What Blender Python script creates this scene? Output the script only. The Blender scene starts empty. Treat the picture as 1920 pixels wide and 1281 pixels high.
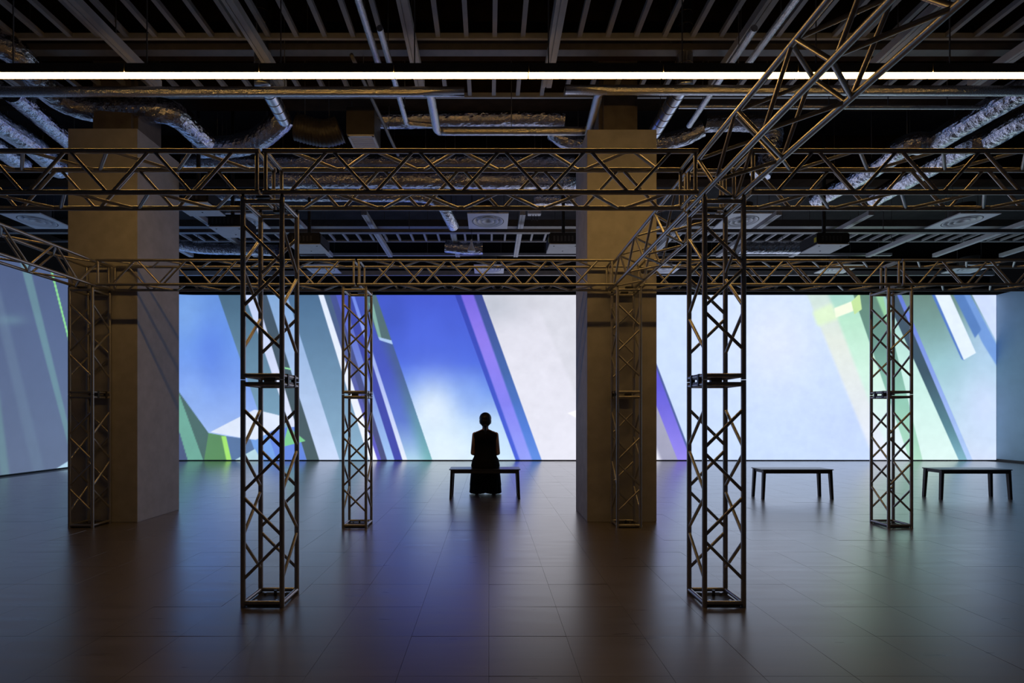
import bpy, bmesh, math, random
import numpy as np
from mathutils import Vector, Matrix, Quaternion

# ------------------------------------------------------------------ camera, world, light
H, F, VX, VY = 1.28, 945.0, 917.0, 779.0       # eye height, focal length (px of a 1920 frame), vanishing point
S = bpy.context.scene
C = S.collection
cam = bpy.data.objects.new('camera', bpy.data.cameras.new('camera'))
C.objects.link(cam)
cam.location = (0, 0, H)
cam.rotation_euler = (math.pi / 2, 0, 0)
cam.data.sensor_width = 36.0
cam.data.lens = 36.0 * F / 1920.0
cam.data.shift_x = (960 - VX) / 1920.0
cam.data.shift_y = (VY - 640.5) / 1920.0
cam.data.clip_end = 100
S.camera = cam

W = bpy.data.worlds.new('world'); S.world = W
W.use_nodes = True
W.node_tree.nodes['Background'].inputs[0].default_value = (0.5, 0.55, 0.7, 1)
W.node_tree.nodes['Background'].inputs[1].default_value = 0.004
S.view_settings.view_transform = 'Standard'
S.view_settings.look = 'None'
S.view_settings.exposure = 0.0
S.view_settings.gamma = 1.0
S.view_settings.use_curve_mapping = False

BAR_L = 25.0        # radiance of the warm linear lamps
SCREEN_L = 1.06      # radiance of projected white

# ------------------------------------------------------------------ helpers
R = random.Random(7)
def P(px, py, d):                      # a photograph pixel at a chosen distance -> a point of the room
    return Vector(((px - VX) * d / F, d, H + (VY - py) * d / F))
def PZ(px, py, z):                     # a photograph pixel at a chosen height
    return P(px, py, F * (z - H) / (VY - py))
def lin(c):
    c = [x / 255.0 for x in c]
    return tuple(x / 12.92 if x <= 0.04045 else ((x + 0.055) / 1.055) ** 2.4 for x in c)

def mat(name, col, rough=0.5, metal=0.0, var=0.0, scale=6.0, bump=0.0, bscale=40.0, stretch=(1, 1, 1), spec=0.5, rvar=0.0, objrand=0.0):
    m = bpy.data.materials.new(name); m.use_nodes = True
    nt = m.node_tree; b = nt.nodes['Principled BSDF']
    b.inputs['Base Color'].default_value = (*col, 1)
    b.inputs['Roughness'].default_value = rough
    b.inputs['Metallic'].default_value = metal
    b.inputs['Specular IOR Level'].default_value = spec
    if var or bump or rvar:
        g = nt.nodes.new('ShaderNodeNewGeometry')
        mp = nt.nodes.new('ShaderNodeMapping'); mp.inputs['Scale'].default_value = stretch
        nt.links.new(g.outputs['Position'], mp.inputs['Vector'])
    if var or rvar:
        n = nt.nodes.new('ShaderNodeTexNoise'); n.inputs['Scale'].default_value = scale; n.inputs['Detail'].default_value = 5
        nt.links.new(mp.outputs[0], n.inputs['Vector'])
    if var:
        hs = nt.nodes.new('ShaderNodeMapRange')
        hs.inputs['From Min'].default_value = 0.3; hs.inputs['From Max'].default_value = 0.7
        hs.inputs['To Min'].default_value = 1 - var; hs.inputs['To Max'].default_value = 1 + var
        nt.links.new(n.outputs['Fac'], hs.inputs['Value'])
        val = hs.outputs[0]
        if objrand:
            oi = nt.nodes.new('ShaderNodeObjectInfo')
            mr = nt.nodes.new('ShaderNodeMapRange'); mr.inputs['To Min'].default_value = 1 - objrand; mr.inputs['To Max'].default_value = 1 + objrand
            nt.links.new(oi.outputs['Random'], mr.inputs['Value'])
            mm = nt.nodes.new('ShaderNodeMath'); mm.operation = 'MULTIPLY'
            nt.links.new(val, mm.inputs[0]); nt.links.new(mr.outputs[0], mm.inputs[1]); val = mm.outputs[0]
        vm = nt.nodes.new('ShaderNodeVectorMath'); vm.operation = 'SCALE'
        vm.inputs[0].default_value = col
        nt.links.new(val, vm.inputs['Scale'])
        nt.links.new(vm.outputs[0], b.inputs['Base Color'])
    if rvar:
        rr = nt.nodes.new('ShaderNodeMapRange')
        rr.inputs['From Min'].default_value = 0.3; rr.inputs['From Max'].default_value = 0.7
        rr.inputs['To Min'].default_value = max(0.02, rough - rvar); rr.inputs['To Max'].default_value = rough + rvar
        nt.links.new(n.outputs['Fac'], rr.inputs['Value'])
        nt.links.new(rr.outputs[0], b.inputs['Roughness'])
    if bump:
        n2 = nt.nodes.new('ShaderNodeTexNoise'); n2.inputs['Scale'].default_value = bscale; n2.inputs['Detail'].default_value = 4
        nt.links.new(mp.outputs[0], n2.inputs['Vector'])
        bp = nt.nodes.new('ShaderNodeBump'); bp.inputs['Strength'].default_value = bump; bp.inputs['Distance'].default_value = 0.01
        nt.links.new(n2.outputs['Fac'], bp.inputs['Height'])
        nt.links.new(bp.outputs[0], b.inputs['Normal'])
    return m

def foil_mat(name, col, rough, strength, scale):
    m = mat(name, col, rough, 1.0)
    nt = m.node_tree; b = nt.nodes['Principled BSDF']
    g = nt.nodes.new('ShaderNodeNewGeometry')
    v = nt.nodes.new('ShaderNodeTexVoronoi'); v.inputs['Scale'].default_value = scale
    n = nt.nodes.new('ShaderNodeTexNoise'); n.inputs['Scale'].default_value = scale * 1.7; n.inputs['Detail'].default_value = 4
    n.inputs['Distortion'].default_value = 1.5
    nt.links.new(g.outputs['Position'], v.inputs['Vector']); nt.links.new(g.outputs['Position'], n.inputs['Vector'])
    a = nt.nodes.new('ShaderNodeMath'); a.operation = 'ADD'
    nt.links.new(v.outputs['Distance'], a.inputs[0]); nt.links.new(n.outputs['Fac'], a.inputs[1])
    bp = nt.nodes.new('ShaderNodeBump'); bp.inputs['Strength'].default_value = strength; bp.inputs['Distance'].default_value = 0.02
    nt.links.new(a.outputs[0], bp.inputs['Height']); nt.links.new(bp.outputs[0], b.inputs['Normal'])
    return m

M = {}
M['alu'] = mat('brushed_aluminium', (0.50, 0.49, 0.48), 0.36, 0.85, var=0.05, scale=14, rvar=0.015)
M['steel_dark'] = mat('dark_steel', (0.10, 0.10, 0.10), 0.42, 0.8, var=0.15, scale=20)
M['bolt'] = mat('zinc_bolt', (0.45, 0.45, 0.47), 0.3, 1.0)
M['foil'] = foil_mat('crinkled_foil', (0.66, 0.66, 0.72), 0.13, 0.38, 20)
M['foil_fine'] = foil_mat('foil_pipe_wrap', (0.82, 0.82, 0.84), 0.2, 0.3, 80)
M['spiral'] = mat('galvanised_spiral_duct', (0.6, 0.62, 0.68), 0.28, 1.0, var=0.08, scale=9)
M['flex'] = mat('dark_flexible_duct', (0.07, 0.062, 0.055), 0.45, 0.4, var=0.2, scale=18)
M['column'] = mat('fine_concrete_panel', (0.43, 0.43, 0.46), 0.75, 0.0, var=0.10, scale=7, bump=0.06, bscale=60)
M['column_up'] = mat('raw_column', (0.16, 0.14, 0.13), 0.85, 0.0, var=0.2, scale=6)
M['ceil_slab'] = mat('dark_slab', (0.035, 0.032, 0.032), 0.9, 0.0, var=0.3, scale=2)
M['joist'] = mat('grey_furring', (0.46, 0.45, 0.45), 0.55, 0.1, var=0.1, scale=8)
M['rail'] = mat('pale_channel', (0.62, 0.62, 0.62), 0.5, 0.1, var=0.08, scale=8)
M['beam'] = mat('brown_primer_beam', (0.045, 0.026, 0.014), 0.95, 0.0, var=0.25, scale=5, spec=0.05)
M['conduit'] = mat('dull_conduit', (0.2, 0.19, 0.18), 0.5, 0.3, var=0.1, scale=10)
M['white_plate'] = mat('white_enamel', (0.82, 0.83, 0.86), 0.4, 0.0, var=0.04, scale=5)
M['grey_plate'] = mat('pale_grey_casing', (0.80, 0.81, 0.83), 0.45, 0.0, var=0.05, scale=9)
M['black'] = mat('black_plastic', (0.012, 0.012, 0.013), 0.5, 0.0, var=0.2, scale=20)
M['glass'] = mat('lens_glass', (0.02, 0.02, 0.03), 0.05, 0.0)
M['yellow'] = mat('yellow_sticker', (0.7, 0.6, 0.02), 0.5)
M['housing'] = mat('lamp_housing', (0.12, 0.11, 0.10), 0.5, 0.4, var=0.1, scale=10)
M['wall'] = mat('wall_paint_blue_spill', (0.36, 0.52, 0.68), 0.7, 0.0, var=0.05, scale=3, bump=0.03, bscale=80)  # blue of the projector spill is put into this wall's base colour
M['wall_dark'] = mat('dark_wall_paint', (0.05, 0.05, 0.055), 0.85, 0.0, var=0.15, scale=2)
M['wood_black'] = mat('black_stained_wood', (0.035, 0.034, 0.036), 0.42, 0.0, var=0.25, scale=12, stretch=(1, 8, 8))
M['seat'] = mat('black_seat_board', (0.05, 0.05, 0.055), 0.3, 0.0, var=0.15, scale=10, stretch=(1, 8, 8))
M['skin'] = mat('skin', (0.50, 0.30, 0.21), 0.5, 0.0, var=0.06, scale=20)
M['hair'] = mat('black_hair', (0.012, 0.009, 0.008), 0.42, 0.0, var=0.3, scale=60, stretch=(6, 1, 1))
M['cloth'] = mat('black_cloth', (0.010, 0.010, 0.012), 0.9, 0.0, var=0.2, scale=40, spec=0.2)
M['eye'] = mat('eye', (0.6, 0.6, 0.6), 0.2)
M['earring'] = mat('silver', (0.7, 0.7, 0.7), 0.2, 1.0)
M['floor'] = mat('dark_vinyl_tile', (0.140, 0.118, 0.104), 0.32, 0.0, var=0.16, scale=3.0, stretch=(0.6, 5, 5),
                 bump=0.012, bscale=9, spec=0.9, rvar=0.05, objrand=0.08)
_b = M['floor'].node_tree.nodes['Principled BSDF']; _b.inputs['Coat Weight'].default_value = 1.0; _b.inputs['Coat Roughness'].default_value = 0.29; _b.inputs['Coat IOR'].default_value = 1.56
M['subfloor'] = mat('tile_joint', (0.09, 0.08, 0.077), 0.5)
M['trim'] = mat('black_skirting', (0.02, 0.02, 0.022), 0.5)

def emis(name, col, k):
    m = bpy.data.materials.new(name); m.use_nodes = True
    nt = m.node_tree; nt.nodes.clear()
    o = nt.nodes.new('ShaderNodeOutputMaterial'); e = nt.nodes.new('ShaderNodeEmission')
    e.inputs[0].default_value = (*col, 1); e.inputs[1].default_value = k
    nt.links.new(e.outputs[0], o.inputs[0])
    return m
M['bar'] = emis('warm_lamp_diffuser', (1.0, 0.56, 0.15), BAR_L)

def tag(o, label=None, cat=None, group=None, kind=None):
    if label: o['label'] = label
    if cat: o['category'] = cat
    if group: o['group'] = group
    if kind: o['kind'] = kind
    return o
def empty(name, loc, label=None, cat=None, group=None):
    o = bpy.data.objects.new(name, None); C.objects.link(o); o.location = loc
    o.empty_display_size = 0.1
    return tag(o, label, cat, group)
def link(name, me, parent=None, loc=(0, 0, 0)):
    o = bpy.data.objects.new(name, me); C.objects.link(o)
    o.location = loc
    if parent: o.parent = parent
    return o
def mesh_from_bm(name, bm, m, smooth=False):
    me = bpy.data.meshes.new(name)
    bmesh.ops.recalc_face_normals(bm, faces=bm.faces)
    bm.to_mesh(me); bm.free()
    if m: me.materials.append(m)
    if smooth:
        for p in me.polygons: p.use_smooth = True
    return me
def add_box(bm, a, b, bevel=0.0):
    x0, y0, z0 = a; x1, y1, z1 = b
    vs = [bm.verts.new(v) for v in ((x0,y0,z0),(x1,y0,z0),(x1,y1,z0),(x0,y1,z0),(x0,y0,z1),(x1,y0,z1),(x1,y1,z1),(x0,y1,z1))]
    fs = [bm.faces.new([vs[i] for i in f]) for f in ((3,2,1,0),(4,5,6,7),(0,1,5,4),(1,2,6,5),(2,3,7,6),(3,0,4,7))]
    if bevel:
        es = list({e for f in fs for e in f.edges})
        bmesh.ops.bevel(bm, geom=es, offset=bevel, segments=2, affect='EDGES', clamp_overlap=True)
def box(name, a, b, m, parent=None, bevel=0.0, org=None):
    """box from corner a to corner b (in the parent's frame)"""
    a = Vector(a); b = Vector(b)
    lo = Vector(map(min, a, b)); hi = Vector(map(max, a, b))
    c = (lo + hi) / 2
    bm = bmesh.new(); add_box(bm, lo - c, hi - c, bevel)
    return link(name, mesh_from_bm(name, bm, m), parent, c)

_tubes = {}
def unit_tube(m, n=12):
    k = (m.name, n)
    if k not in _tubes:
        bm = bmesh.new()
        a = [bm.verts.new((math.cos(2*math.pi*i/n), math.sin(2*math.pi*i/n), 0)) for i in range(n)]
        b = [bm.verts.new((v.co.x, v.co.y, 1)) for v in a]
        for i in range(n):
            f = bm.faces.new((a[i], a[(i+1) % n], b[(i+1) % n], b[i])); f.smooth = True
        bm.faces.new(a[::-1]); bm.faces.new(b)
        me = bpy.data.meshes.new('tube_' + m.name); bm.to_mesh(me); bm.free(); me.materials.append(m)
        _tubes[k] = me
    return _tubes[k]
def tube(name, p, q, r, m, parent=None, n=12):
    p = Vector(p); q = Vector(q); d = q - p
    o = link(name, unit_tube(m, n), parent, p)
    o.rotation_mode = 'QUATERNION'
    o.rotation_quaternion = d.to_track_quat('Z', 'Y')
    o.scale = (r, r, d.length)
    return o

def smooth_path(pts, step=0.04):
    pts = [Vector(p) for p in pts]
    if len(pts) == 2:
        n = max(2, int((pts[1] - pts[0]).length / step)); return [pts[0].lerp(pts[1], i / n) for i in range(n + 1)]
    out = []
    ext = [2*pts[0]-pts[1]] + pts + [2*pts[-1]-pts[-2]]
    for i in range(1, len(ext) - 2):
        p0, p1, p2, p3 = ext[i-1:i+3]
        n = max(2, int((p2 - p1).length / step))
        for k in range(n):
            t = k / n
            out.append(0.5*((2*p1)+(p2-p0)*t+(2*p0-5*p1+4*p2-p3)*t*t+(3*p1-p0-3*p2+p3)*t**3))
    out.append(pts[-1])
    return out
def sweep_mesh(name, path, rad, m, n=20, crinkle=0.0, ring=None, seed=1, smooth=True):
    rr = random.Random(seed)
    bm = bmesh.new(); rows = []
    up = Vector((0, 0, 1))
    for i, p in enumerate(path):
        t = (path[min(i+1, len(path)-1)] - path[max(i-1, 0)]).normalized()
        s = t.cross(up)
        if s.length < 0.05: s = t.cross(Vector((0, 1, 0)))
        s.normalize(); u = s.cross(t)
        r = rad(i / (len(path)-1)) if callable(rad) else rad
        if ring: r *= ring(i)
        row = []
        for k in range(n):
            a = 2*math.pi*k/n
            q = r * (1 + crinkle * (rr.random()*2-1))
            row.append(bm.verts.new(p + s*math.cos(a)*q + u*math.sin(a)*q))
        rows.append(row)
    for i in range(len(rows)-1):
        for k in range(n):
            bm.faces.new((rows[i][k], rows[i][(k+1)%n], rows[i+1][(k+1)%n], rows[i+1][k]))
    bm.faces.new(rows[0]); bm.faces.new(rows[-1])
    return mesh_from_bm(name, bm, m, smooth)

# ------------------------------------------------------------------ the room
BACK, TOPZ = 14.15, 4.66
XL, XR = -10.20, 14.24
YN = -4.0
SLAB = 6.3

# floor: 45 cm vinyl tiles, the near ones each a tile, the far ones joined
fl = box('floor', (XL - 0.3, YN, -0.10), (XR + 0.3, BACK + 2.3, -0.006), M['subfloor']); tag(fl, kind='structure')
fl['label'] = 'dark brown vinyl tile floor reflecting the projection'
TS, GAP = 0.448, 0.00025
def tile_mesh():
    bm = bmesh.new(); h = TS/2 - GAP
    lo = [bm.verts.new((x, y, -0.004)) for x, y in ((-h,-h),(h,-h),(h,h),(-h,h))]
    k = h - 0.0005
    hi = [bm.verts.new((x, y, 0.0)) for x, y in ((-k,-k),(k,-k),(k,k),(-k,k))]
    bm.faces.new(hi)
    for i in range(4): bm.faces.new((lo[i], lo[(i+1)%4], hi[(i+1)%4], hi[i]))
    return mesh_from_bm('floor_tile', bm, M['floor'])
tm = tile_mesh()
x_off, y_off = 0.447, 3.816
ix = range(math.floor((XL - x_off)/TS) + 1, math.floor((XR - x_off)/TS))
iy = range(math.floor((YN - y_off)/TS) + 1, math.floor((BACK + 0.0 - y_off)/TS) + 1)
cells = []
for j in iy:
    for i in ix:
        cx, cy = x_off + (i+.5)*TS, y_off + (j+.5)*TS
        if cy > BACK - 0.02: continue
        inview = False
        if cy - TS/2 > 1.2:
            px = VX + cx*F/cy; py = VY + H*F/cy
            inview = -60 < px < 1980 and py < 1300
        cells.append((cx, cy, inview))
near = sorted([c for c in cells if c[2]], key=lambda c: c[1])[:296]
nearset = {(c[0], c[1]) for c in near}
fc = fl.location
for cx, cy, v in near:
    o = link('floor_tile', tm, fl, (cx - fc.x, cy - fc.y, 0 - fc.z + R.uniform(-0.0003, 0.0003)))
    o.rotation_euler = (R.gauss(0, 0.0012), R.gauss(0, 0.0012), 0)
bm = bmesh.new(); h = TS/2 - GAP; k = h - 0.0005
for cx, cy, v in cells:
    if (cx, cy) in nearset: continue
    dz = [R.gauss(0, 0.0003) for _ in range(4)]
    lo = [bm.verts.new((cx+x-fc.x, cy+y-fc.y, -0.005-fc.z)) for x, y in ((-h,-h),(h,-h),(h,h),(-h,h))]
    hi = [bm.verts.new((cx+x-fc.x, cy+y-fc.y, dz[i]-fc.z)) for i, (x, y) in enumerate(((-k,-k),(k,-k),(k,k),(-k,k)))]
    bm.faces.new(hi)
    for i in range(4): bm.faces.new((lo[i], lo[(i+1)%4], hi[(i+1)%4], hi[i]))
o = link('far_floor_tiles', mesh_from_bm('far_floor_tiles', bm, M['floor']), fl); tag(o, kind='stuff')

# projected picture: colours of the flat projection, worked out in photograph pixels
def srgb(a): return np.where(a <= 0.04045, a/12.92, ((a+0.055)/1.055)**2.4)
def sstep(t): t = np.clip(t, 0, 1); return t*t*(3-2*t)
def paint(px, py):
    n = px.size
    col = np.zeros((n, 3)); col[:] = (110, 150, 225)
    ty = np.clip((py - 553)/311.0, -0.2, 1.2)
    def grad(stops):
        ys = [s[0] for s in stops]
        return np.stack([np.interp(py, ys, [s[1][c] for s in stops]) for c in range(3)], 1)
    def mix(a, c): 
        a = a[:, None]; col[:] = col*(1-a) + np.asarray(c)*a
    def band(l0, l1, r0, r1, ct, cb=None, soft=1.5, srt=None):
        xl = l0 + (l1-l0)*ty; xr = r0 + (r1-r0)*ty
        sr = srt or soft
        a = sstep((px-xl)/soft + .5)*(px < xr + sr + 8)
        c = grad(ct) if isinstance(ct[0], tuple) and isinstance(ct[0][1], tuple) else grad([(553, ct), (864, cb or ct)])
        mix(a, c)
    def poly(pts, c, soft=1.5, alpha=1.0):
        a = np.ones(n)*alpha
        cx = sum(p[0] for p in pts)/len(pts); cy = sum(p[1] for p in pts)/len(pts)
        for (x0, y0), (x1, y1) in zip(pts, pts[1:]+pts[:1]):
            nx, ny = y1-y0, x0-x1; l = math.hypot(nx, ny) or 1
            d = ((px-x0)*nx + (py-y0)*ny)/l
            if (cx-x0)*nx + (cy-y0)*ny < 0: d = -d
            a = a*sstep(d/soft + .5)
        mix(a, c)
    def blob(cx, cy, rx, ry, c, k=1.0):
        a = k*np.exp(-(((px-cx)/rx)**2 + ((py-cy)/ry)**2)); mix(a, c)
    # --- left end of the flat wall
    band(-900, -900, 409, 516, [(553, (96, 140, 214)), (640, (100, 145, 228)), (720, (118, 155, 232)), (864, (176, 200, 242))])
    blob(350, 590, 40, 60, (128, 172, 230), .6); blob(395, 660, 30, 60, (84, 122, 224), .6); blob(360, 740, 30, 40, (140, 175, 235), .5)
    band(409, 516, 459, 566, (66, 98, 122), (135, 178, 205))
    band(459, 566, 480, 575, (190, 205, 240), (225, 230, 248))
    band(480, 575, 500, 599, (58, 76, 94), (66, 88, 92))
    band(500, 599, 538, 637, (128, 165, 212), (200, 216, 246))
    band(538, 637, 597, 692, (70, 105, 140), (140, 178, 205), srt=14)
    band(597, 692, 607, 708, (222, 232, 252), (240, 244, 255))
    band(607, 708, 618, 715, (66, 92, 118), (92, 88, 200))
    band(618, 715, 630, 726, (62, 76, 140), (66, 74, 122))
    band(630, 726, 642, 740, (72, 84, 190), (158, 196, 242))
    band(642, 740, 658, 755, (52, 66, 160), (60, 70, 170))
    band(658, 755, 664, 764, (104, 130, 226), (232, 240, 255))
    band(664, 764, 705, 811, [(553, (58, 78, 176)), (700, (66, 84, 190)), (790, (90, 120, 205)), (864, (176, 214, 236))])
    band(692, 793, 705, 811, [(553, (64, 88, 140)), (700, (66, 92, 146)), (790, (92, 142, 168)), (864, (116, 178, 184))], soft=30, srt=1.5)
    poly([(680, 550), (704, 550), (736, 644), (709.5, 633)], (78, 106, 112))
    poly([(691, 568), (700, 570), (716, 638), (709.5, 633)], (126, 172, 160))
    poly([(709, 632), (736, 639), (736.5, 646), (712, 638)], (170, 200, 240))
    # green corner on the left
    poly([(337, 662), (391, 812), (440, 880), (300, 880), (250, 662)], (66, 98, 92))
    poly([(300, 700), (337, 742), (382, 866), (350, 880), (300, 880)], (104, 164, 146))
    poly([(300, 780), (337, 812), (357, 880), (300, 880)], (66, 80, 120))
    poly([(391, 812), (424, 818), (438, 880), (380, 880)], (84, 136, 84))
    poly([(415, 818), (424, 818), (438, 880), (428, 880)], (160, 226, 104), soft=3)
    poly([(424, 818), (470, 824), (500, 880), (438, 880)], (82, 112, 156))
    poly([(470, 824), (500, 806), (524, 880), (490, 880)], (112, 158, 226))
    poly([(500, 806), (556, 800), (580, 880), (524, 880)], (96, 132, 220))
    poly([(438, 864), (478, 842), (500, 880), (430, 880)], (180, 214, 226))
    poly([(387, 812), (451, 781), (478, 767), (512, 776), (552, 785), (478, 826), (451, 821)], (218, 228, 246))
    poly([(540, 800), (573, 827), (530, 838)], (120, 200, 140))
    poly([(530, 688), (545, 691), (546, 694), (531, 691)], (150, 230, 160))
    # wide blue plane with a bright cloud
    band(705, 811, 853, 967, [(553, (64, 86, 206)), (680, (72, 104, 222)), (735, (110, 150, 234)), (790, (182, 212, 246)), (864, (206, 232, 250))])
    m0 = col.copy()
    blob(812, 770, 52, 62, (220, 236, 251), .95); blob(830, 850, 70, 50, (224, 240, 252), .9); blob(884, 745, 26, 40, (138, 172, 240), .6)
    blob(735, 590, 30, 60, (56, 80, 180), .5); blob(800, 620, 40, 50, (78, 106, 228), .4)
    inside = (px > 705 + 106*ty) & (px < 853 + 114*ty)
    col[~inside] = m0[~inside]
    band(853, 967, 864, 975, (44, 62, 172), (66, 96, 218))
    band(864, 975, 888, 998, [(553, (116, 100, 222)), (640, (140, 122, 236)), (760, (128, 128, 240)), (864, (146, 160, 248))], soft=4)
    band(888, 998, 904, 1016, [(553, (52, 68, 140)), (700, (60, 100, 170)), (800, (74, 122, 214)), (864, (92, 140, 226))], soft=5, srt=1.5)
    # white plane
    band(904, 1016, 1182, 1300, (222, 222, 234), (230, 231, 244))
    m0 = col.copy(); blob(925, 570, 60, 40, (182, 188, 200), .8); blob(1000, 560, 50, 25, (204, 206, 216), .6)
    inside = (px > 904.5 + 112*ty); col[~inside] = m0[~inside]
    poly([(995, 545), (1120, 545), (1120, 830)], (210, 212, 222), soft=10, alpha=.6)
    poly([(1064, 775), (1082, 769), (1082, 784)], (252, 252, 254), soft=3)
    band(1110, 1240, 1149, 1271, (176, 176, 196), (158, 160, 186), soft=10, srt=2)
    band(1149, 1271, 1182, 1300, [(553, (90, 90, 220)), (720, (92, 88, 214)), (864, (150, 138, 240))])
    band(1178, 1296, 1183, 1301, (60, 76, 150), (80, 100, 160))
    # right white plane
    band(1182, 1300, 1513, 1640, (206, 224, 255), (200, 220, 255))
    m0 = col.copy(); blob(1450, 640, 80, 90, (228, 235, 252), .7); blob(1590, 800, 60, 60, (194, 212, 254), .6)
    inside = (px > 1183 + 118*ty) & (px < 1513 + 127*ty); col[~inside] = m0[~inside]
    band(1513, 1640, 1553, 1672, [(553, (206, 226, 220)), (640, (226, 234, 226)), (864, (226, 232, 250))], soft=10)
    band(1553, 1672, 1600, 1712, [(553, (168, 214, 204)), (600, (186, 232, 206)), (700, (208, 242, 226)), (864, (226, 240, 250))], soft=10)
    poly([(1523, 585), (1559, 569), (1572, 598), (1533, 612)], (222, 244, 208), soft=12)
    poly([(1564, 578), (1597, 565), (1601, 583), (1567, 596)], (246, 254, 228), soft=3)
    band(1600, 1706, 1655, 1730, [(553, (96, 132, 116)), (640, (104, 146, 136)), (740, (140, 196, 176)), (864, (176, 222, 196))], soft=2)
    poly([(1596, 566), (1612, 550), (1616, 580), (1602, 590)], (196, 228, 160))
    poly([(1640, 550), (1662, 550), (1690, 620), (1672, 626)], (150, 206, 160), soft=5)
    band(1655, 1730, 1669, 1798, [(553, (150, 196, 190)), (680, (196, 236, 226)), (864, (222, 246, 242))])
    band(1659, 1798, 1682, 1814, [(553, (62, 78, 96)), (700, (56, 80, 96)), (800, (84, 128, 142)), (864, (126, 178, 196))])
    band(1682, 1814, 1690, 1824, (96, 120, 214), (176, 204, 246), srt=3)
    band(1690, 1824, 2200, 2400, [(553, (104, 134, 124)), (610, (118, 156, 152)), (680, (152, 196, 204)), (760, (182, 214, 230)), (864, (212, 224, 248))], srt=2)
    m0 = col.copy(); blob(1850, 640, 50, 70, (176, 204, 236), .8); blob(1850, 760, 50, 70, (206, 218, 250), .8)
    inside = px > 1692 + 134*ty; col[~inside] = m0[~inside]
    poly([(1784, 550), (1818, 550), (1872, 652), (1872, 720), (1840, 640)], (112, 152, 216), soft=4)
    poly([(1786, 550), (1806, 550), (1840, 618), (1828, 634)], (84, 124, 188), soft=4)
    poly([(1746, 550), (1753, 550), (1808, 676), (1803, 674)], (78, 118, 196), soft=3)
    poly([(1752, 550), (1780, 550), (1830, 662), (1807, 675)], (228, 240, 255), soft=2)
    poly([(1821, 550), (1880, 550), (1880, 662)], (206, 220, 252))
    return col
def paint_left(px, py):
    n = px.size
    col = np.zeros((n, 3))
    t = np.clip((py - 480)/410.0, 0, 1)[:, None]
    col[:] = np.array((66, 80, 116))*(1-t) + np.array((84, 98, 126))*t
    def line(x0, y0, x1, y1, w0, w1, c, k, soft):
        tt = (py - y0)/(y1 - y0); xc = x0 + (x1-x0)*tt; w = w0 + (w1-w0)*tt
        a = k*sstep((w - np.abs(px-xc))/soft + .5)[:, None]
        col[:] = col*(1-a) + np.array(c)*a
    line(50, 509, 128, 817, 8, 5, (96, 132, 140), .9, 4)
    line(96, 505, 128, 632, 1.6, 1.6, (140, 225, 130), 1, 1.5)
    line(5, 600, 72, 880, 9, 11, (92, 112, 136), .6, 10)
    line(-30, 600, 10, 893, 12, 8, (100, 140, 140), .6, 8)
    a = (np.exp(-(((px-20)/26)**2 + ((py-600)/10)**2))*.5)[:, None]; col[:] = col*(1-a) + np.array((104, 140, 150))*a
    d = (py - (884 - (px-97)*0.62)); a = sstep(d/3 + .5)[:, None]*sstep((px-92)/4)[:, None]
    col[:] = col*(1-a) + np.array((170, 205, 225))*a
    return col

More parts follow.
